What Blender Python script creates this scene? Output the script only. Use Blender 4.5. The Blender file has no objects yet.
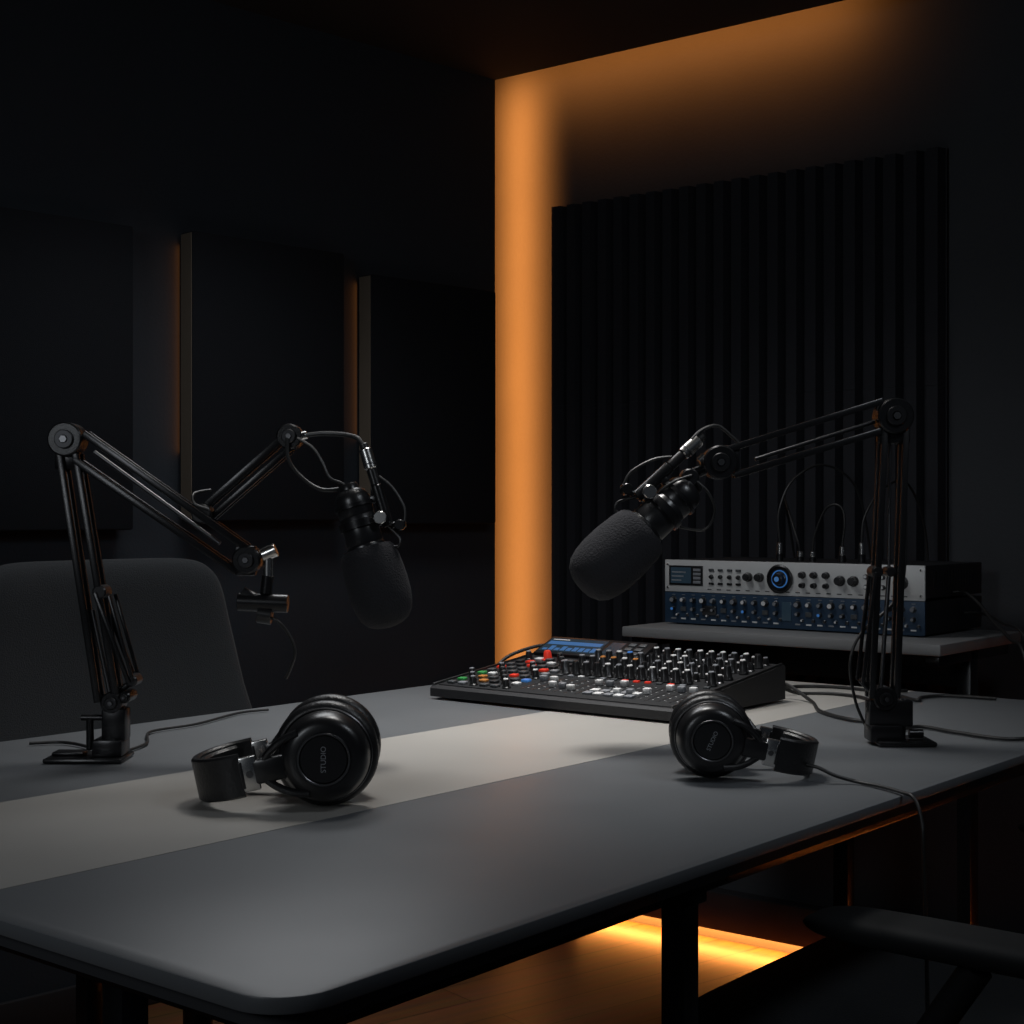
import bpy, bmesh, math, random
from mathutils import Matrix, Vector
random.seed(4)
D=bpy.data; SC=bpy.context.scene
SC.view_settings.view_transform='Standard'
# ------------------------------------------------------------ materials
def mat(name, col, rough=.5, metal=0, bump=0, bscale=200, var=0, emis=None, estr=0, spec=.5, sheen=0, vscale=6):
    m=D.materials.new(name); m.use_nodes=True
    nt=m.node_tree; b=nt.nodes['Principled BSDF']
    b.inputs['Base Color'].default_value=(*col,1)
    b.inputs['Roughness'].default_value=rough
    b.inputs['Metallic'].default_value=metal
    b.inputs['Specular IOR Level'].default_value=spec
    if sheen: b.inputs['Sheen Weight'].default_value=sheen
    tc=nt.nodes.new('ShaderNodeTexCoord')
    if var:
        n=nt.nodes.new('ShaderNodeTexNoise'); n.inputs['Scale'].default_value=vscale; n.inputs['Detail'].default_value=6
        r=nt.nodes.new('ShaderNodeMapRange'); r.inputs['To Min'].default_value=1-var; r.inputs['To Max'].default_value=1+var
        mx=nt.nodes.new('ShaderNodeVectorMath'); mx.operation='SCALE'; mx.inputs[0].default_value=col
        nt.links.new(tc.outputs['Object'],n.inputs['Vector']); nt.links.new(n.outputs['Fac'],r.inputs['Value'])
        nt.links.new(r.outputs['Result'],mx.inputs['Scale']); nt.links.new(mx.outputs[0],b.inputs['Base Color'])
        r2=nt.nodes.new('ShaderNodeMapRange'); r2.inputs['To Min'].default_value=max(rough-.05,0); r2.inputs['To Max'].default_value=min(rough+.05,1)
        nt.links.new(n.outputs['Fac'],r2.inputs['Value']); nt.links.new(r2.outputs['Result'],b.inputs['Roughness'])
    if bump:
        n=nt.nodes.new('ShaderNodeTexNoise'); n.inputs['Scale'].default_value=bscale; n.inputs['Detail'].default_value=4
        bp=nt.nodes.new('ShaderNodeBump'); bp.inputs['Strength'].default_value=bump; bp.inputs['Distance'].default_value=.002
        nt.links.new(tc.outputs['Object'],n.inputs['Vector']); nt.links.new(n.outputs['Fac'],bp.inputs['Height'])
        nt.links.new(bp.outputs['Normal'],b.inputs['Normal'])
    if emis:
        b.inputs['Emission Color'].default_value=(*emis,1); b.inputs['Emission Strength'].default_value=estr
    return m
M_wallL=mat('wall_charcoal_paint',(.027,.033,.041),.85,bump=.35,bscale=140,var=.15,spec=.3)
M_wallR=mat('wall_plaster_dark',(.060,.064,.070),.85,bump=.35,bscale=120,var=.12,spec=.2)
M_ceil=mat('ceiling_dark',(.03,.028,.027),.9,bump=.2,bscale=90)
M_panel=mat('acoustic_fabric',(.010,.0115,.0145),.95,bump=.6,bscale=500,spec=.2)
M_pside_lit=mat('acoustic_panel_lit_edge',(.15,.12,.09),.9)  # left panel sides painted pale and warm, light put into the colour
M_slat=mat('acoustic_foam_slat',(.015,.016,.021),.7,bump=.5,bscale=300,spec=.4)
M_table=mat('table_grey_laminate',(.135,.143,.152),.38,bump=.03,bscale=500,var=.05)
M_stripe=mat('table_inlay_light',(.38,.365,.34),.38,bump=.03,bscale=500,var=.04)
M_edge=mat('table_edge_band',(.05,.052,.056),.3)
M_blk=mat('black_powdercoat',(.012,.012,.013),.27,metal=.3,bump=.08,bscale=600)
M_blkp=mat('black_plastic',(.011,.011,.012),.30)
M_blkm=mat('black_matte_plastic',(.014,.014,.016),.6,bump=.2,bscale=500)
M_top=mat('console_panel_black',(.010,.0105,.012),.7,spec=.3)
M_arm=mat('armrest_black_pad',(.008,.009,.010),.75,spec=.3)
M_pad=mat('black_leatherette',(.009,.009,.010),.38,bump=.3,bscale=260)
M_foam=mat('windscreen_foam',(.024,.024,.027),1,bump=1,bscale=420,spec=.2)
M_sil=mat('brushed_steel',(.68,.67,.65),.25,metal=1)
M_gun=mat('gunmetal',(.16,.16,.165),.35,metal=1)
M_joint=mat('joint_cap_black',(.035,.035,.037),.35,metal=.8)
M_chair=mat('chair_fabric',(.012,.0145,.017),.9,bump=.7,bscale=450,sheen=.05)
M_rub=mat('cable_rubber',(.012,.012,.012),.45)
M_white=mat('knob_cap_white',(.65,.65,.65),.5)
M_grey=mat('knob_cap_grey',(.22,.23,.25),.4)
M_dgr=mat('button_dark_grey',(.06,.065,.07),.45)
M_red=mat('button_red',(.6,.03,.02),.4,emis=(1,.06,.02),estr=.15)
M_grn=mat('button_green',(.04,.26,.07),.4,emis=(.1,.9,.2),estr=.03)
M_org=mat('button_orange',(.5,.2,.05),.4)
M_blu=mat('button_blue',(.05,.15,.45),.4,emis=(.1,.4,1),estr=.16)
M_lcd=mat('lcd_blue',(.02,.05,.12),.2,emis=(.14,.38,.85),estr=.24)
M_lcdd=mat('lcd_dark',(.02,.03,.04),.15,emis=(.15,.3,.45),estr=.04)
M_face=mat('faceplate_silver',(.66,.66,.65),.4,metal=.2,bump=.05,bscale=400)
M_faceb=mat('faceplate_blue',(.026,.055,.10),.4,metal=.2)
M_plate=mat('shelf_laminate',(.24,.24,.24),.45)
def wood():
    m=D.materials.new('wood_floor'); m.use_nodes=True; nt=m.node_tree; b=nt.nodes['Principled BSDF']
    tc=nt.nodes.new('ShaderNodeTexCoord'); mp=nt.nodes.new('ShaderNodeMapping'); mp.inputs['Rotation'].default_value=(0,0,math.radians(-38))
    br=nt.nodes.new('ShaderNodeTexBrick'); br.inputs['Scale'].default_value=1; br.inputs['Brick Width'].default_value=1.3; br.inputs['Row Height'].default_value=.11
    br.inputs['Mortar Size'].default_value=.0015; br.inputs['Color1'].default_value=(.22,.09,.038,1); br.inputs['Color2'].default_value=(.18,.073,.03,1); br.inputs['Mortar'].default_value=(.03,.014,.007,1)
    mp2=nt.nodes.new('ShaderNodeMapping'); mp2.inputs['Scale'].default_value=(2,30,2)
    n=nt.nodes.new('ShaderNodeTexNoise'); n.inputs['Scale'].default_value=2; n.inputs['Detail'].default_value=8
    mx=nt.nodes.new('ShaderNodeMix'); mx.data_type='RGBA'; mx.blend_type='MULTIPLY'; mx.inputs['Factor'].default_value=.7
    L=nt.links.new
    L(tc.outputs['Object'],mp.inputs['Vector']); L(mp.outputs[0],br.inputs['Vector']); L(mp.outputs[0],mp2.inputs['Vector']); L(mp2.outputs[0],n.inputs['Vector'])
    L(br.outputs['Color'],mx.inputs['A']); L(n.outputs['Color'],mx.inputs['B']); L(mx.outputs['Result'],b.inputs['Base Color'])
    b.inputs['Roughness'].default_value=.38
    return m
M_wood=wood()
# ------------------------------------------------------------ builder
def align(p,d,up='Y'):
    return Matrix.Translation(p)@Vector(d).to_track_quat('Z',up).to_matrix().to_4x4()
def frame(o,x,y):
    x=Vector(x).normalized(); y=Vector(y).normalized(); z=x.cross(y).normalized(); y=z.cross(x)
    m=Matrix.Identity(4)
    for i in range(3): m[i][0]=x[i]; m[i][1]=y[i]; m[i][2]=z[i]; m[i][3]=o[i]
    return m
class B:
    def __init__(s,name): s.name=name; s.v=[]; s.f=[]; s.m=[]; s.ms=[]
    def mi(s,m):
        if m not in s.ms: s.ms.append(m)
        return s.ms.index(m)
    def raw(s,vs,fs,m,M=None):
        o=len(s.v); k=s.mi(m)
        for v in vs:
            v=Vector(v); s.v.append(M@v if M else v)
        for f in fs: s.f.append([i+o for i in f]); s.m.append(k)
    def bm(s,bm,m,M=None):
        bm.verts.index_update()
        s.raw([v.co.copy() for v in bm.verts],[[v.index for v in f.verts] for f in bm.faces],m,M); bm.free()
    def box(s,lo,hi,m,bev=0,M=None,seg=2):
        b=bmesh.new(); bmesh.ops.create_cube(b,size=1)
        lo=Vector(lo);hi=Vector(hi);c=(lo+hi)/2;d=hi-lo
        for v in b.verts: v.co=Vector((v.co.x*d.x,v.co.y*d.y,v.co.z*d.z))+c
        if bev: bmesh.ops.bevel(b,geom=b.edges[:],offset=bev,segments=seg,affect='EDGES',profile=.5)
        s.bm(b,m,M)
    def rev(s,prof,m,M=None,seg=32):
        vs=[];fs=[];rings=[]
        for r,z in prof:
            if r<1e-6: rings.append([len(vs)]); vs.append((0,0,z))
            else:
                rings.append(list(range(len(vs),len(vs)+seg)))
                for i in range(seg):
                    a=2*math.pi*i/seg; vs.append((r*math.cos(a),r*math.sin(a),z))
        for A_,B_ in zip(rings,rings[1:]):
            if len(A_)==1 and len(B_)==1: continue
            for i in range(seg):
                j=(i+1)%seg
                if len(A_)==1: fs.append([A_[0],B_[j],B_[i]])
                elif len(B_)==1: fs.append([A_[i],A_[j],B_[0]])
                else: fs.append([A_[i],A_[j],B_[j],B_[i]])
        s.raw(vs,fs,m,M)
    def cyl(s,p0,p1,r,m,r1=None,seg=24,bev=0):
        p0=Vector(p0);p1=Vector(p1);L=(p1-p0).length; r1=r if r1 is None else r1
        if bev: pr=[(0,0),(r-bev,0),(r,bev),(r1,L-bev),(r1-bev,L),(0,L)]
        else: pr=[(0,0),(r,0),(r1,L),(0,L)]
        s.rev(pr,m,align(p0,p1-p0),seg)
    def bar(s,p0,p1,w,h,m,bev=.0012):
        p0=Vector(p0);p1=Vector(p1);L=(p1-p0).length
        s.box((-w/2,-h/2,0),(w/2,h/2,L),m,bev,align(p0,p1-p0))
    def prism(s,pts,z0,z1,m,bev=0):
        b=bmesh.new(); vs=[b.verts.new((x,y,z0)) for x,y in pts]; f=b.faces.new(vs)
        r=bmesh.ops.extrude_face_region(b,geom=[f]); nv=[g for g in r['geom'] if isinstance(g,bmesh.types.BMVert)]
        for v in nv: v.co.z=z1
        bmesh.ops.recalc_face_normals(b,faces=b.faces[:])
        if bev:
            es=[e for e in b.edges if abs(e.verts[0].co.z-e.verts[1].co.z)<1e-6]
            bmesh.ops.bevel(b,geom=es,offset=bev,segments=2,affect='EDGES',profile=.5)
        s.bm(b,m)
    def tube(s,pts,r,m,seg=10,sub=8,M=None):
        P=[Vector(p) for p in pts]; Q=[]
        for i in range(len(P)-1):
            a=P[max(i-1,0)];b=P[i];c=P[i+1];d=P[min(i+2,len(P)-1)]
            for k in range(sub):
                t=k/sub
                Q.append(.5*((2*b)+(c-a)*t+(2*a-5*b+4*c-d)*t*t+(3*b-a-3*c+d)*t**3))
        Q.append(P[-1]); n=None; vs=[];fs=[]
        for i,q in enumerate(Q):
            t=(Q[min(i+1,len(Q)-1)]-Q[max(i-1,0)]).normalized()
            if n is None: n=t.orthogonal().normalized()
            n=(n-t*n.dot(t)).normalized(); b_=t.cross(n)
            for k in range(seg):
                a=2*math.pi*k/seg; vs.append(q+r*(math.cos(a)*n+math.sin(a)*b_))
        for i in range(len(Q)-1):
            for k in range(seg):
                k2=(k+1)%seg; fs.append([i*seg+k,i*seg+k2,(i+1)*seg+k2,(i+1)*seg+k])
        fs.append(list(range(seg))[::-1]); fs.append([(len(Q)-1)*seg+k for k in range(seg)])
        s.raw(vs,fs,m,M)
    def ribbon(s,path,z0,z1,th,m,M=None):
        vs=[];fs=[];n=len(path); e=.25*th
        sec=[(-th/2,z0+e),(-th/2+e,z0),(th/2-e,z0),(th/2,z0+e),(th/2,z1-e),(th/2-e,z1),(-th/2+e,z1),(-th/2,z1-e)]
        for i in range(n):
            p=Vector(path[i]);t=(Vector(path[min(i+1,n-1)])-Vector(path[max(i-1,0)])).normalized(); nn=Vector((-t.y,t.x))
            for o,z in sec: q=p+nn*o; vs.append((q.x,q.y,z))
        for i in range(n-1):
            for k in range(8):
                k2=(k+1)%8; fs.append([i*8+k,i*8+k2,(i+1)*8+k2,(i+1)*8+k])
        fs.append(list(range(8))[::-1]); fs.append([(n-1)*8+k for k in range(8)])
        s.raw(vs,fs,m,M)
    def pillow(s,hw,hh,th,m,fn=None,n=5,M=None,rings=14,seg=72,p=6):
        vs=[];fs=[]
        for side in (1,-1):
            o=len(vs); vs.append((0,side*th,0))
            for i in range(1,rings+1):
                r=1-(1-i/rings)**1.6
                for k in range(seg):
                    a=2*math.pi*k/seg;c=math.cos(a);q=math.sin(a)
                    x=hw*math.copysign(abs(c)**(2/n),c)*r; z=hh*math.copysign(abs(q)**(2/n),q)*r
                    vs.append((x,side*th*max(1-r**p,0)**.5,z))
            for k in range(seg):
                k2=(k+1)%seg; f=[o,o+1+k,o+1+k2]; fs.append(f if side<0 else f[::-1])
            for i in range(rings-1):
                for k in range(seg):
                    k2=(k+1)%seg; a=o+1+i*seg; f=[a+k,a+seg+k,a+seg+k2,a+k2]; fs.append(f if side<0 else f[::-1])
        if fn: vs=[fn(Vector(v)) for v in vs]
        s.raw(vs,fs,m,M)
    def done(s,M=None,ang=35,parent=None):
        me=D.meshes.new(s.name); me.from_pydata([tuple(v) for v in s.v],[],s.f)
        for m in s.ms: me.materials.append(m)
        me.polygons.foreach_set('material_index',s.m)
        me.polygons.foreach_set('use_smooth',[True]*len(s.f))
        b=bmesh.new(); b.from_mesh(me); bmesh.ops.remove_doubles(b,verts=b.verts[:],dist=1e-6); bmesh.ops.recalc_face_normals(b,faces=b.faces[:]); b.to_mesh(me); b.free()
        me.set_sharp_from_angle(angle=math.radians(ang)); me.update()
        o=D.objects.new(s.name,me); SC.collection.objects.link(o)
        if M: o.matrix_world=M
        if parent:
            bpy.context.view_layer.update(); o.parent=parent; o.matrix_parent_inverse=parent.matrix_world.inverted()
        return o
Az=Vector((.633,.774,0)); Bz=Vector((-.774,.633,0)); TZ=.75
P0=Vector((-.150,.970,0))
def TP(a,b,z=TZ): return P0+a*Az+b*Bz+Vector((0,0,z))
# ------------------------------------------------------------ room
C=Vector((-.0476,4.2,0)); E=Vector((-.0453,4.0,0))
FR=frame(C,(.787,-.617,0),(.617,.787,0))
FL=frame(E,(.714,.701,0),(-.701,.714,0))
CZ=2.222
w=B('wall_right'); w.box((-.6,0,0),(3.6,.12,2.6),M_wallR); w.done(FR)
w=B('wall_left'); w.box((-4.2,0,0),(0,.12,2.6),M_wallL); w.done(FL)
f=B('floor'); f.box((-3.6,-1.6,-.06),(3.4,5,0),M_wood); f.done()
c=B('ceiling'); c.prism([(E.x,E.y),(2.71,1.84),(2.71,-1.5),(-3.1,-1.5),(-3.04,1.06)],CZ,CZ+.08,M_ceil); c.done()
c=B('ceiling_cove'); c.box((-3.6,-1.6,2.6),(3.4,5,2.66),M_ceil); c.done()
t=B('baseboard_right'); t.box((.0,-.045,.035),(3.5,-.0005,.13),M_blkm,.004); t.done(FR)
t=B('baseboard_left'); t.box((-4.1,-.015,.0),(0,-.0005,.08),M_blkm,.004); t.done(FL)
for x0,x1,z0,z1 in ((-1.66,-1.118,1.032,1.675),(-.975,-.555,1.05,1.685),(-.474,-.055,1.04,1.646)):
    p=B('acoustic_wall_panel'); p.box((x0+.001,-.062,z0),(x1,-.014,z1),M_panel,.005)
    p.box((x0,-.058,z0+.004),(x0+.004,-.016,z1-.004),M_pside_lit)
    p.box((x0+.08,-.016,z0+.08),(x1-.08,-.0005,z1-.08),M_blkm); p.done(FL)
p=B('slatted_acoustic_panel'); n=22; x0=.212;x1=1.315; pit=(x1-x0)/n
for za,zb in ((.50,1.3545),(1.355,1.89)):
    p.box((x0,-.012,za),(x1,-.0005,zb),M_slat)
    for i in range(n):
        a=x0+i*pit
        vs=[(a+.003,-.012,za),(a+.012,-.036,za),(a+pit-.012,-.036,za),(a+pit-.003,-.012,za)]
        vs+= [(x,y,zb) for x,y,_ in vs]
        p.raw(vs,[[0,1,2,3],[7,6,5,4],[0,4,5,1],[1,5,6,2],[2,6,7,3],[3,7,4,0]],M_slat)
p.done(FR,ang=20)
# ------------------------------------------------------------ table
t=B('podcast_table'); W=1.144; L=1.873
def rrect(x0,y0,x1,y1,r,n=10):
    pts=[]
    for cx,cy,a0 in ((x1-r,y0+r,-90),(x1-r,y1-r,0),(x0+r,y1-r,90),(x0+r,y0+r,180)):
        for i in range(n+1):
            a=math.radians(a0+90*i/n); pts.append((cx+r*math.cos(a),cy+r*math.sin(a)))
    return pts
t.prism(rrect(0,0,L,W,.045),-.012,0,M_table,.0015)
t.prism(rrect(.012,.012,L-.012,W-.012,.035),-.026,-.0122,M_edge,0)
t.box((.0015,.41,-.0005),(L-.0015,.75,.0005),M_stripe)
for y in (.10,1.02): t.box((.08,y-.02,-.066),(L-.08,y+.02,-.0262),M_blk,.003)
for x in (.1,.597,1.70): t.box((x-.02,.06,-.066),(x+.02,W-.06,-.0262),M_blk,.003)
for x,y in ((.1,.08),(.1,.30),(.1,1.06),(.597,.08),(.597,1.06),(1.70,.08),(1.70,.46)):
    t.box((x-.014,y-.014,-.75),(x+.014,y+.014,-.03),M_blk,.003)
t.done(frame(TP(0,0),Az,Bz))
# ------------------------------------------------------------ equipment side table
s=B('equipment_side_table'); SH=.82
s.box((0,0,-.022),(.73,.41,0),M_plate,.003)
for x in (.02,.70):
    s.box((x-.015,.18,-.82),(x+.015,.22,-.0225),M_blk,.003); s.box((x-.015,.03,-.045),(x+.015,.38,-.0225),M_blk,.003)
s.box((.02,.19,-.10),(.70,.21,-.0225),M_blk,.002)
FS=frame((.24,3.28,SH),-Bz,Az); s.done(FS)
# ------------------------------------------------------------ rack units
FK=frame((.343,3.365,SH),-Bz,Az)
def knob(b,x,z,r,m,cap=None,h=.012,y=0):
    b.rev([(0,0),(r,0),(r,h*.3),(r*.86,h*.35),(r*.8,h*.95),(r*.7,h),(0,h)],m,align((x,y,z),(0,-1,0)),18)
    if cap: b.rev([(0,h),(r*.62,h),(r*.6,h+.0008),(0,h+.0008)],cap,align((x,y,z),(0,-1,0)),18)
rk=B('rack_audio_processor')
rk.box((.004,.006,.0765),(.611,.30,.143),M_blkm,.002); rk.box((0,0,.0725),(.615,.006,.1435),M_face,.0015)
rk.box((.012,-.0015,.087),(.10,.0,.131),M_blkp,.0006); rk.box((.017,-.0022,.092),(.07,-.0012,.127),M_lcdd)
for i in range(4): rk.box((.076,-.003,.092+i*.009),(.095,-.0012,.098+i*.009),M_grey,.0004)
for i in range(3): rk.box((.02,-.0026,.097+i*.009),(.045+.006*i,-.0021,.100+i*.009),M_grey)
for x in (.122,.145,.168,.19):
    for z in (.093,.108,.123):
        if z==.108: knob(rk,x,z,.005,M_blkp,M_gun,.006)
        else: rk.box((x-.006,-.003,z-.0025),(x+.006,0,z+.0025),M_blkp if z<.1 else M_dgr,.0006)
for x in (.215,.243): knob(rk,x,.110,.010,M_blkp,M_gun,.015)
rk.rev([(0,0),(.029,0),(.031,.004),(.027,.006),(.0265,.003),(0,.003)],M_blkp,align((.292,0,.108),(0,-1,0)),40)
rk.rev([(.0165,.0035),(.019,.0035),(.019,.0045),(.0165,.0045)],M_blu,align((.292,0,.108),(0,-1,0)),40)
knob(rk,.292,.108,.015,M_blkp,M_blkp,.016); rk.cyl((.292,-.0165,.108),(.292,-.0175,.108),.0055,M_lcd,seg=20)
for x in (.345,.372,.40): knob(rk,x,.118,.0075,M_blkp,M_gun); knob(rk,x,.096,.006,M_blkp)
for x in (.432,.462): knob(rk,x,.108,.011,M_blkp,M_gun,.015)
for x in (.49,.508,.526):
    for z in (.097,.118): knob(rk,x,z,.0055,M_blkp,M_white,.008)
knob(rk,.565,.108,.015,M_blkp,M_gun,.014)
for i in range(20): rk.box((.112+i*.024,-.0008,.0795),(.122+i*.024,0,.0812),M_blkp)
for z in (.082,.134):
    for x in (.008,.607): knob(rk,x,z,.003,M_sil,None,.002)
for x,h in ((.235,.040),(.285,.022),(.315,.022),(.385,.034),(.43,.042)):
    rk.cyl((x,.10,.143),(x,.10,.143+h*.4),.008,M_blkp,seg=16); rk.cyl((x,.10,.143+h*.4),(x,.10,.143+h),.0066,M_sil,seg=16,bev=.001)
for i in range(14): rk.box((.611,.05+i*.014,.10),(.6125,.058+i*.014,.13),M_blkp)
RK=rk.done(FK)
rl=B('rack_audio_processor')
rl.box((.004,.006,.004),(.611,.30,.071),M_blkm,.002); rl.box((0,0,.003),(.615,.006,.0715),M_faceb,.0015)
for x in (.03,.58): rl.box((x-.012,.02,0),(x+.012,.28,.004),M_blkp)
for i in range(23):
    x=.024+i*.0258
    if i==11: continue
    knob(rl,x,.055,.0062 if i%3 else .008,M_gun if i%3==1 else M_blkp,M_white if i%2 else M_grey,.010)
    if i%4==1: rl.box((x-.007,-.003,.030),(x+.007,0,.040),M_dgr,.0006)
    else: knob(rl,x,.035,.0052,M_blkp,M_blu if i%7==0 else M_grey,.009)
    knob(rl,x+.011,.022,.0035,M_gun,M_white if i%3==0 else None,.006)
    rl.box((x-.006,-.0012,.012),(x+.006,0,.0150),M_white if i%3 else M_grey)
    rl.box((x-.004,-.0012,.0655),(x+.004,0,.067),M_grey)
rl.box((.10,-.004,.024),(.135,0,.044),M_gun,.001)
rl.box((.296,-.002,.02),(.318,0,.06),M_lcdd,.0005)
rl.done(FK)
def cable(name,pts,r=.003,M=None,parent=None):
    b=B(name); b.tube(pts,r,M_rub); return b.done(M,parent=parent)
cable('patch_cable',[(.235,.10,.183),(.23,.105,.25),(.245,.14,.32),(.29,.20,.355),(.34,.26,.30),(.35,.31,.14),(.35,.32,.02)],.0026,FK,RK)
cable('patch_cable',[(.285,.10,.165),(.275,.10,.20),(.23,.14,.265),(.19,.2,.28),(.165,.27,.22),(.16,.315,.10),(.16,.32,.02)],.0026,FK,RK)
cable('patch_cable',[(.315,.10,.165),(.32,.10,.20),(.345,.10,.255),(.375,.10,.265),(.39,.10,.24),(.385,.10,.177)],.0026,FK,RK)
cable('patch_cable',[(.43,.10,.185),(.432,.11,.24),(.45,.16,.30),(.47,.24,.31),(.48,.31,.2),(.48,.32,.02)],.0026,FK,RK)
cable('power_cable',[(.613,.14,.085),(.64,.14,.085),(.68,.12,.062),(.72,.08,.035),(.78,.02,.005),(.84,-.06,-.03),(.90,-.10,-.3),(.92,-.10,-.81)],.0035,FK)
cable('power_cable',[(.613,.20,.04),(.65,.20,.04),(.70,.18,.025),(.78,.12,-.02),(.84,.1,-.3),(.86,.08,-.81)],.003,FK)
# ------------------------------------------------------------ mixer
mx=B('audio_mixing_console'); MW=.492;MD=.346; H0=.022;H1=.062; th=math.atan((H1-H0)/MD)
pr=[(0,.004),(0,H0-.004),(.004,H0),(MD-.004,H1),(MD,H1-.004),(MD,.004)]
vs=[(x,y,z) for x in (0,MW) for y,z in pr]; n=len(pr)
mx.raw(vs,[list(range(n))[::-1],[n+i for i in range(n)]]+[[i,(i+1)%n,n+(i+1)%n,n+i] for i in range(n)],M_blkm)
for x in (.03,MW-.03):
    for y in (.03,MD-.03): mx.cyl((x,y,0),(x,y,.005),.01,M_rub)
T0=Matrix.Translation((0,0,H0))@Matrix.Rotation(th,4,'X')
mx.box((.010,.010,.0),(MW-.010,MD/math.cos(th)-.010,.0012),M_top,.0005,T0)
for x in (.0015,MW-.0055): mx.box((x,.004,-.004),(x+.004,MD-.004,.004),M_gun,.001,T0)
def mk(x,y,r,h,m,cap):
    Mk=T0@Matrix.Translation((x,y,.001))
    mx.rev([(0,0),(r*1.2,0),(r*1.2,h*.12),(r,h*.2),(r*.85,h*.9),(r*.75,h),(0,h)],m,Mk,14)
    mx.rev([(0,h),(r*.7,h),(r*.64,h+.0014),(0,h+.0014)],cap,Mk,14)
cols=[.175+i*.0225 for i in range(14)]
for i,x in enumerate(cols):
    for j,y in enumerate([.155+k*.0245 for k in range(8)]):
        if y>.27 and x<.25: continue
        if random.random()<.08: continue
        cap=random.choice([M_white,M_grey,M_white,M_white,M_grey,M_blkp,M_white,M_grey,M_blu if j==4 else M_gun,M_org if j==2 else M_sil])
        tall=(j%2==0)
        mk(x,y,.0060+(.001 if tall else -.0006),.023 if tall else .013,M_gun if (i*3+j)%4==0 else M_blkp,cap)
    mx.box((x-.001,.03,.001),(x+.001,.125,.0016),M_gun,0,T0)
    y=.045+random.random()*.06
    mx.box((x-.006,y-.0045,.002),(x+.006,y+.0045,.011),M_white if i%3 else M_grey,.001,T0)
    mx.box((x-.005,.135,.001),(x+.005,.142,.004),random.choice([M_dgr,M_grey,M_white,M_dgr,M_red]),.0006,T0)
    for q in range(6): mx.box((x+.006,.04+q*.015,.001),(x+.010,.041+q*.015,.0015),M_white,0,T0)
for i in range(5):
    for j in range(2): mx.box((.30+i*.020,.032+j*.02,.001),(.315+i*.020,.045+j*.02,.005),M_white if (i+j)%2 else M_grey,.0008,T0)
pm=[M_dgr,M_dgr,M_grey,M_dgr,M_blkm,M_white,M_dgr,M_blkm]
sp={(0,1):M_grn,(0,3):M_grn,(1,2):M_org,(0,5):M_red,(1,7):M_red,(2,6):M_red,(3,3):M_red,(4,5):M_red,(5,2):M_blu,(2,1):M_org}
for i in range(6):
    for j in range(9):
        x=.028+i*.024; y=.026+j*.0265
        if (i+j)%3==2 and (i,j) not in sp: mk(x,y,.0062,.015,M_blkp,random.choice([M_grey,M_white,M_grey,M_dgr]))
        else: mx.box((x-.007,y-.006,.001),(x+.007,y+.006,.0055),sp.get((i,j)) or random.choice(pm),.001,T0)
mk(.066,.245,.008,.016,M_red,M_red)
Tm=T0@Matrix.Translation((.012,.272,.002))@Matrix.Rotation(math.radians(16),4,'X')
mx.box((0,0,-.006),(.235,.066,.006),M_blkp,.002,Tm)
mx.box((.006,.008,.0058),(.135,.058,.0068),M_lcdd,0,Tm)
for i in range(9):
    hh=.006+.010*abs(math.sin(i*1.7)); mx.box((.012+i*.0135,.012,.0067),(.022+i*.0135,.012+hh,.0072),M_lcd,0,Tm)
mx.box((.010,.034,.0067),(.130,.046,.0072),M_lcd,0,Tm); mx.box((.012,.051,.0067),(.05,.0535,.0072),M_white,0,Tm)
mx.box((.145,.012,.0058),(.175,.055,.0068),M_lcdd,0,Tm)
for i in range(2):
    for j in range(3): mx.box((.185+i*.022,.012+j*.016,.0055),(.200+i*.022,.022+j*.016,.0085),M_dgr,.0008,Tm)
FM=frame((-.140,2.567,TZ+.0012),-Bz,Az); MX=mx.done(FM)
cable('mixer_cable',[(.02,MD+.0,.035),(.01,MD+.03,.05),(-.03,MD+.01,.065),(-.065,MD-.06,.045),(-.06,MD-.10,.012),(-.03,MD-.02,.004),(.05,MD+.05,.004)],.0032,FM,MX)
# ------------------------------------------------------------ boom arms
def boom(name,origin,s,cfg):
    b=B(name); P=lambda x,h,y=0: Vector((x*s,y,h*s))
    for op in cfg:
        k=op[0]
        if k=='bar':
            _,p,q,w_=op[:4]; dy=op[4] if len(op)>4 else .011; m=op[5] if len(op)>5 else M_blk
            for sy in (-1,1): b.bar(P(*p)+Vector((0,sy*dy,0)),P(*q)+Vector((0,sy*dy,0)),w_,w_,m)
        if k=='rod': b.cyl(P(*op[1]),P(*op[2]),op[3],op[4],seg=16,bev=.0006)
        if k=='disc':
            _,p,r,w_=op; c_=P(*p); b.cyl(c_+Vector((0,-w_,0)),c_+Vector((0,w_,0)),r*s,M_blk,seg=36,bev=.002)
            for sy in (-1,1):
                a=c_+Vector((0,sy*w_,0)); b.cyl(a,a+Vector((0,sy*.004,0)),r*s*.55,M_joint,seg=24,bev=.001); b.cyl(a+Vector((0,sy*.004,0)),a+Vector((0,sy*.006,0)),r*s*.22,M_gun,seg=6)
        if k=='box': b.box(P(*op[1],)+Vector((0,-op[3],0)),P(*op[2])+Vector((0,op[3],0)),op[4],.003)
        if k=='tube': b.tube([P(*p) for p in op[1]],op[2],op[3])
        if k=='knuckle':
            _,p,r=op; b.cyl(P(*p)+Vector((0,-.016,0)),P(*p)+Vector((0,.016,0)),r*s,M_blkp,seg=20,bev=.002)
    return b.done(Matrix.Translation(origin))
sl=.00129; YL=1.935
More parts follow.
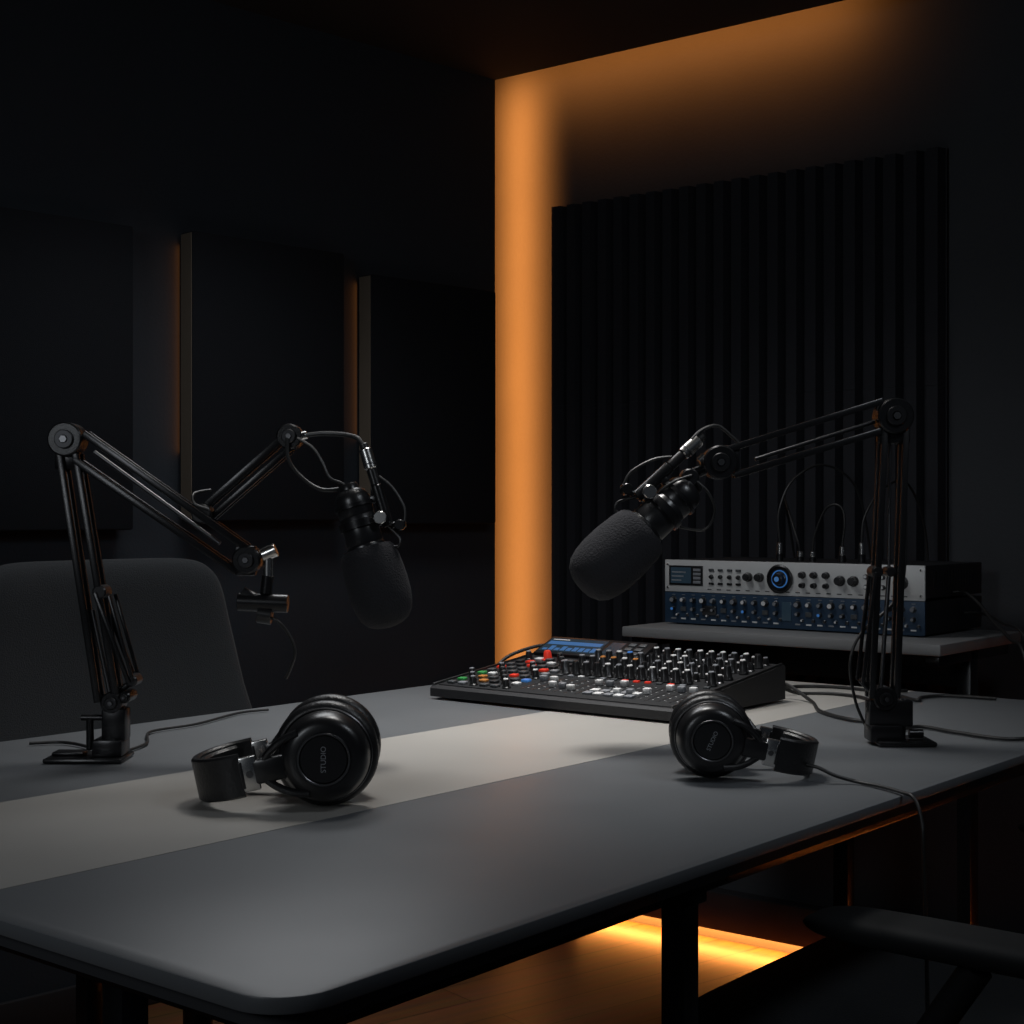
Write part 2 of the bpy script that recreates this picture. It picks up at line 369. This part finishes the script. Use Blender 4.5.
BL=boom('microphone_boom_arm',Vector((-.5443,YL,TZ+.0005)),sl,[
 ('box',(-40,0),(38,5),.035,M_blk),('box',(-36,5),(-4,9),.014,M_blk),
 ('box',(6,5),(36,22),.022,M_blk),('box',(14,20),(38,52),.015,M_blk),('rod',(0,10),(0,42),.005,M_blk),('rod',(-9,42),(14,42),.004,M_blk),
 ('disc',(24,58),11,.016),('disc',(38,64),6,.02),
 ('bar',(-28,306),(10,58),.0085),('bar',(-12,306),(28,66),.0085),
 ('rod',(2,150),(20,66),.003,M_gun),('bar',(8,168),(42,78),.0055,.016),('bar',(22,165),(46,80),.0045,.016),('rod',(42,78),(20,62),.004,M_blk),('knuckle',(12,168),7),('knuckle',(44,80),6),
 ('disc',(-22,320),17,.018),('box',(-34,290),(-10,310),.009,M_blk),
 ('bar',(-4,326),(158,212),.009),('bar',(-14,300),(148,188),.009),('rod',(4,308),(130,216),.003,M_gun),
 ('disc',(158,200),14,.018),('box',(146,184),(166,214),.012,M_blk),
 ('rod',(172,204),(186,210),.009,M_sil),('rod',(178,206),(178,182),.0065,M_sil),('rod',(178,184),(176,166),.008,M_blk),
 ('rod',(148,158),(198,156),.012,M_blk),('rod',(152,167),(166,160),.008,M_blkp),('rod',(168,146),(182,144),.012,M_blkp),
 ('bar',(106,248,.03),(190,322,.03),.0095),('bar',(116,240,.03),(198,312,.03),.0085),('knuckle',(110,246,.02),10),
 ('disc',(197,324,.03),13,.016),('rod',(205,324,.03),(214,326,.03),.0055,M_sil),
 ('tube',[(210,325,.028),(228,327,.025),(250,326,.018),(266,322,.008),(273,314,.002),(277,309,0)],.0032,M_rub),
 ('tube',[(196,322,.01),(198,300,.005),(212,282,0),(232,270,-.002),(256,271,0),(264,266,0)],.0026,M_rub),
 ('tube',[(206,322,.01),(222,312,.005),(232,298,.0),(240,282,-.002),(252,276,0),(262,268,0)],.0020,M_rub),
 ('tube',[(116,270,.03),(104,266,.0),(106,256,-.01),(120,250,-.01)],.0019,M_rub),
])
sr=.00138; YR=2.07
BR=boom('microphone_boom_arm',Vector((.5285,YR,TZ+.0005)),sr,[
 ('box',(-22,0),(36,5),.035,M_blk),('box',(-28,3),(4,20),.02,M_blk),('box',(-28,18),(16,44),.014,M_blk),('rod',(6,4),(8,44),.006,M_blk),('rod',(14,10),(28,10),.006,M_blk),
 ('disc',(-12,46),12,.017),
 ('bar',(-12,314),(-25,46),.0085),('bar',(9,314),(0,46),.0085),
 ('bar',(-22,172),(-35,62),.005,.017),('knuckle',(-20,172),6),('rod',(-35,64),(-18,46),.004,M_blk),('rod',(-6,170),(-14,56),.003,M_gun),('rod',(-5,310),(-6,170),.0022,M_gun),('knuckle',(-6,172),5),
 ('disc',(-2,327),18,.019),('box',(-18,300),(14,316),.01,M_blk),
 ('bar',(-14,342),(-168,294),.009),('bar',(-16,312),(-162,268),.009),('rod',(-20,322),(-140,284),.003,M_joint),
 ('disc',(-176,281),17,.019),('box',(-172,268),(-156,298),.012,M_blk),
 ('rod',(-186,276),(-206,268),.008,M_blk),('rod',(-190,287),(-196,282),.006,M_sil),('knuckle',(-206,266),9),
 ('tube',[(-203,304,0),(-192,314,.004),(-176,318,.01),(-160,306,.014),(-150,296,.018)],.0024,M_rub),
 ('tube',[(-200,262,-.018),(-188,250,-.02),(-182,232,-.018),(-192,214,-.01),(-222,218,-.004),(-244,222,0)],.0019,M_rub),
 ('tube',[(-205,268,-.02),(-222,262,-.025),(-236,252,-.02),(-240,240,-.01)],.0019,M_rub),
 ('tube',[(10,300,.012),(14,220,.016),(8,150,.018),(-30,110,.018),(-42,80,.016),(-36,40,.02),(-20,6,.03)],.0022,M_rub),
])
# ------------------------------------------------------------ microphones
def mic(pos,axis,perp,sc):
    z=Vector(axis).normalized(); x=Vector(perp).normalized()
    x=(x-z*x.dot(z)).normalized()
    y=z.cross(x); F=frame(pos,x,y)@Matrix.Scale(sc,4)
    b=B('studio_microphone')
    b.rev([(0,-.002),(.011,-.002),(.013,.001),(.0135,.006),(.019,.010),(.0225,.016),(.0235,.022),(.0235,.040),(.0225,.0415),(.0235,.043),(.0245,.078),(.0235,.08),(.0255,.082),(.0265,.092),(0,.092)],M_blkp,None,48)
    pr=[(.024,.084),(.031,.085),(.0355,.090),(.038,.100),(.0395,.115),(.0405,.132),(.040,.150),(.038,.164),(.034,.176),(.027,.185),(.017,.190),(.007,.192),(0,.1925)]
    b.rev(pr,M_foam,None,56)
    b.rev([(.0235,.048),(.0275,.048),(.0275,.058),(.0235,.058)],M_blk,None,40)
    b.rev([(.0225,.026),(.0262,.026),(.0262,.031),(.0225,.031)],M_blk,None,40)
    b.box((.022,-.007,.044),(.040,.007,.062),M_blk,.002)
    b.box((.022,-.005,.022),(.036,.005,.032),M_blk,.0015)
    b.cyl((.035,0,.066),(.035,0,.010),.0075,M_blk,bev=.001); b.cyl((.035,0,.010),(.035,0,-.012),.0065,M_blkp,bev=.001)
    b.cyl((.035,0,-.012),(.035,0,-.040),.0082,M_sil,bev=.0015); b.cyl((.035,0,-.018),(.035,0,-.020),.0088,M_gun); b.cyl((.035,0,-.040),(.035,0,-.047),.0055,M_rub,bev=.001)
    b.cyl((.030,.005,.054),(.030,.020,.054),.0035,M_blk); b.cyl((.030,.020,.054),(.030,.026,.054),.0085,M_sil,bev=.001,seg=20)
    b.cyl((.030,-.005,.054),(.030,-.020,.054),.0035,M_blk); b.cyl((.030,-.020,.054),(.030,-.026,.054),.0085,M_sil,bev=.001,seg=20)
    b.cyl((.040,0,.066),(.058,0,.070),.004,M_blk); b.cyl((.050,-.009,.069),(.050,.009,.069),.007,M_blk,bev=.001)
    b.tube([(.035,0,.066),(.045,.004,.085),(.040,.006,.095),(.026,.006,.09)],.0018,M_rub)
    b.tube([(.055,0,.07),(.062,0,.05),(.055,0,.02),(.042,0,.0)],.0018,M_rub)
    return b.done(F)
mic((-.2116,YL,1.104),(.293,-.06,-.956),(.956,0,.293),.99)
mic((.2525,YR,1.111),(-.74,-.12,-.67),(-.67,0,.74),1.13)
# ------------------------------------------------------------ headphones
SEP=.078
def headphones(M,flip,sc):
    b=B('over_ear_headphones'); R=.0525; zc=R; cy=SEP/2
    Tt=Matrix.Translation((0,0,zc))@Matrix.Rotation(math.radians(12 if flip else -12),4,'Y')@Matrix.Translation((0,0,-zc))
    for side in (0,1):
        F=Matrix.Translation((0,0 if side==0 else SEP,zc))@Matrix.Rotation(math.radians(90 if side==0 else -90),4,'X')
        b.rev([(0,.0285),(.0225,.0285),(.0235,.0275),(.0238,.0265)],M_blkp,F,56)
        b.rev([(.0238,.0262),(.0238,.0292),(.0245,.0298),(.0258,.0298),(.0264,.0288),(.0264,.0262)],M_gun,F,56)
        b.rev([(.0264,.0275),(.032,.027),(.0375,.0245),(.0405,.020),(.0435,.012),(.0445,.006),(.0445,0),(.0,0)],M_blkp,F,56)
        b.rev([(.0455,.002),(.0465,.001),(.0465,-.002),(.0455,-.003),(.03,-.003)],M_gun,F,56)
        pr=[(.0405+.0120*math.sin(math.pi*i/16)**.7,-.013+.011*math.cos(math.pi*i/16)) for i in range(17)]
        b.rev([(.030,-.002)]+pr+[(.036,-.0245),(.030,-.022),(.026,-.012),(0,-.010)],M_pad,F,56)
    for sy,y in ((0,-.014),(1,SEP+.014)):
        b.box((-.070,y-.005,zc-.012),(-.034,y+.005,zc+.012),M_blkp,.003)
        for zz in (-1,1):
            q=-1 if sy==0 else 1
            b.tube([(-.060,y,zc+zz*.009),(-.050,y+q*.004,zc+zz*.018),(-.036,y+q*.008,zc+zz*.026),(-.020,y+q*.010,zc+zz*.030)],.004,M_blkp)
        b.box((-.088,y-.004,zc-.017),(-.066,y+.004,zc+.017),M_sil,.0015)
        b.box((-.083,y-.0048,zc-.013),(-.080,y+.0048,zc+.013),M_blkp,.0005)
        b.cyl((-.074,y-.0052,zc),(-.074,y+.0052,zc),.0035,M_gun)
    arc=lambda rx,ry,a,b_: [(-.086+rx*math.cos(math.radians(-90-180*i/32)),cy+ry*math.sin(math.radians(-90-180*i/32))) for i in range(a,b_)]
    b.ribbon([(-.082,-.014)]+arc(.046,cy+.014,0,33)+[(-.082,SEP+.014)],zc-.0215,zc+.0215,.0085,M_pad)
    b.ribbon(arc(.040,cy+.008,3,30),zc-.018,zc+.018,.010,M_pad)
    M=M@Matrix.Scale(sc,4)@Tt
    o=b.done(M)
    tx=D.curves.new('cup_lettering','FONT'); tx.body='STUDIO'; tx.size=.0072; tx.align_x='CENTER'; tx.align_y='CENTER'; tx.extrude=.0001
    tx.materials.append(M_grey); to=D.objects.new('cup_lettering',tx); SC.collection.objects.link(to); to.parent=o
    to.matrix_local=Matrix.Translation((0,-.0289,zc))@Matrix.Rotation(math.radians(180 if flip else 0),4,'Y')@Matrix.Rotation(math.radians(90),4,'X')@Matrix.Rotation(math.radians(78),4,'Z')
    return o
headphones(Matrix.Translation((-.201,1.618,TZ+.0008))@Matrix.Rotation(math.radians(3),4,'Z'),False,1.09)
H2=headphones(Matrix.Translation((.238,1.790,TZ+.0008+.105*.95))@Matrix.Rotation(math.radians(-5),4,'Z')@Matrix.Rotation(math.pi,4,'Y'),True,.95)
cable('headphone_cable',[(.348,1.782,.770),(.362,1.772,.768),(.380,1.765,.760),(.405,1.760,.7535),(.425,1.73,.7535),(.440,1.69,.7538),(.447,1.668,.752),(.452,1.655,.73),(.453,1.65,.69),(.46,1.66,.5),(.47,1.7,.2),(.5,1.75,.004)],.0022,None,H2)
zt=TZ+.0038
cable('audio_cable',[(.42,2.585,.775),(.455,2.60,.77),(.50,2.62,zt),(.56,2.61,zt),(.60,2.54,zt),(.585,2.40,zt),(.55,2.22,zt),(.53,2.12,zt)],.0030,None,MX)
cable('audio_cable',[(.44,2.55,.778),(.47,2.56,.775),(.50,2.50,zt),(.49,2.38,zt),(.52,2.28,zt),(.57,2.27,zt),(.60,2.36,zt),(.62,2.50,zt),(.66,2.62,zt),(.70,2.66,zt)],.0030,None,MX)
cable('microphone_cable',[(.55,2.16,zt),(.60,2.21,zt),(.64,2.15,zt),(.69,2.09,zt),(.76,2.12,zt),(.86,2.22,zt),(1.0,2.35,zt)],.0028,None,BR)
cable('audio_cable',[(.46,2.66,zt),(.52,2.72,zt),(.60,2.70,zt),(.66,2.60,zt),(.68,2.52,zt),(.70,2.56,zt),(.75,2.58,zt),(.82,2.54,zt)],.0030,None,MX)
cable('microphone_cable',[(-.318,YL,.935),(-.302,YL-.004,.93),(-.288,YL,.912),(-.280,YL,.89),(-.286,YL,.868),(-.292,YL,.855)],.0021,None,BL)
cable('microphone_cable',[(-.53,1.96,zt),(-.58,2.03,zt),(-.62,2.06,zt),(-.66,2.05,zt)],.0022,None,BL)
cable('microphone_cable',[(-.515,1.97,zt),(-.50,2.05,zt),(-.52,2.16,zt),(-.47,2.24,zt),(-.43,2.36,zt),(-.39,2.40,zt)],.0020,None,BL)
# ------------------------------------------------------------ chairs
def chair(M,arms,hw=.288,by=-.27):
    b=B('office_chair')
    b.pillow(.25,.24,.045,M_chair,M=Matrix.Translation((0,0,.455))@Matrix.Rotation(math.radians(90),4,'X'),n=9)
    b.box((-.2,-.2,.385),(.2,.2,.415),M_blkm,.01)
    def fn(v):
        k=v.z/.24; x=v.x*(1-.12*k); return Vector((x,v.y+ .55*x*x -.05*k + .03*k*k, v.z))
    b.pillow(hw,.24,.032,M_chair,fn=fn,n=8,M=Matrix.Translation((0,by,.745)),p=8)
    b.tube([(0,-.05,.39),(0,-.22,.40),(0,by-.03,.48),(0,by-.04,.60),(0,by-.035,.74)],.022,M_blkm)
    b.cyl((0,0,.09),(0,0,.39),.025,M_blk); b.cyl((0,0,.07),(0,0,.2),.035,M_blkp)
    for i in range(5):
        a=2*math.pi*i/5+.3; e=Vector((.29*math.cos(a),.29*math.sin(a),.065))
        b.tube([(0,0,.095),tuple(e*.55+Vector((0,0,.045))),tuple(e)],.018,M_blkp)
        nrm=Vector((-math.sin(a),math.cos(a),0))*.02; c_=Vector((e.x,e.y,.03))
        b.cyl(c_-nrm,c_+nrm,.03,M_blkp,bev=.004)
    if arms:
        for sx in (-1,1):
            b.tube([(sx*.17,-.04,.40),(sx*.27,-.06,.42),(sx*.295,-.10,.50),(sx*.30,-.18,.625)],.016,M_arm)
            b.pillow(.040,.175,.014,M_arm,n=5,M=Matrix.Translation((sx*.30,-.175,.645))@Matrix.Rotation(math.radians(90),4,'X'))
    return b.done(M,ang=50)
chair(frame(TP(.95,1.26,0),-Az,-Bz),False)
chair(frame(TP(1.065,.025,0),Az,Bz),True,.25,-.34)
# ------------------------------------------------------------ lights
def area(name,loc,d,sx,sy,pw,col,up=None,spread=180):
    l=D.lights.new(name,'AREA'); l.shape='RECTANGLE'; l.size=sx; l.size_y=sy; l.energy=pw; l.color=col; l.spread=math.radians(spread)
    o=D.objects.new(name,l); SC.collection.objects.link(o)
    z=-Vector(d).normalized(); y=Vector(up or (0,0,1)); y=(y-z*y.dot(z)).normalized(); x=y.cross(z)
    m=Matrix.Identity(4)
    for i in range(3): m[i][0]=x[i];m[i][1]=y[i];m[i][2]=z[i];m[i][3]=loc[i]
    o.matrix_world=m; return o
OR=(1,.315,.06)
Rd=Vector((.787,-.617,0)); Rn=Vector((.617,.787,0)); Ld=Vector((.714,.701,0))
area('led_strip_corner',E+Ld*.006+Vector((-.701,.714,0))*.04+Vector((0,0,1.15)),Rn,.05,2.2,10.5,OR,spread=100)
area('led_strip_ceiling',E+Rd*.50+Rn*.006+Vector((0,0,CZ+.04)),Rn,.95,.04,2.3,OR,spread=145)
area('led_strip_floor',C+Rd*1.6-Rn*.022+Vector((0,0,.033)),(0,0,-1),2.6,.03,17,(1,.33,.06),up=tuple(Rn))
for x,z0,z1 in ((-.968,1.2,1.66),(-.468,1.25,1.63)):
    p=FL@Vector((x,-.008,(z0+z1)/2)); area('led_strip_panel',p,FL.to_3x3()@Vector((-1,.1,0)),.012,z1-z0,.035,OR)
area('key_light_overhead',(.02,2.30,2.18),(.0,-.02,-1),.32,.32,3.3,(1,.98,.95),spread=68,up=(0,1,0))  # added key light to brighten the middle of the table, no fitting
area('fill_light_overhead',(-.35,2.75,2.15),(.1,-.12,-1),.7,.4,4.4,(.95,.97,1),spread=125)  # added soft light from above and behind, no real fitting there
area('fill_light_overhead',(.9,1.2,2.15),(-.35,.40,-.5),.4,.4,1.8,(.85,.92,1),spread=100)  # added light from front right to lift the left microphone
area('fill_light_front',(-1.3,-.2,1.7),(.5,1,-.18),.5,.6,1.5,(.88,.94,1),spread=80)  # added fill behind the camera, not a lamp of the room
wd=D.worlds.new('World'); SC.world=wd; wd.use_nodes=True
wd.node_tree.nodes['Background'].inputs[0].default_value=(.45,.6,.85,1); wd.node_tree.nodes['Background'].inputs[1].default_value=.012
# ------------------------------------------------------------ camera
cd=D.cameras.new('camera'); cd.lens=52.73; cd.sensor_width=36; cd.clip_start=.01
co=D.objects.new('camera',cd); SC.collection.objects.link(co); co.location=(0,0,1.07); co.rotation_euler=(math.radians(90),0,0)
SC.camera=co
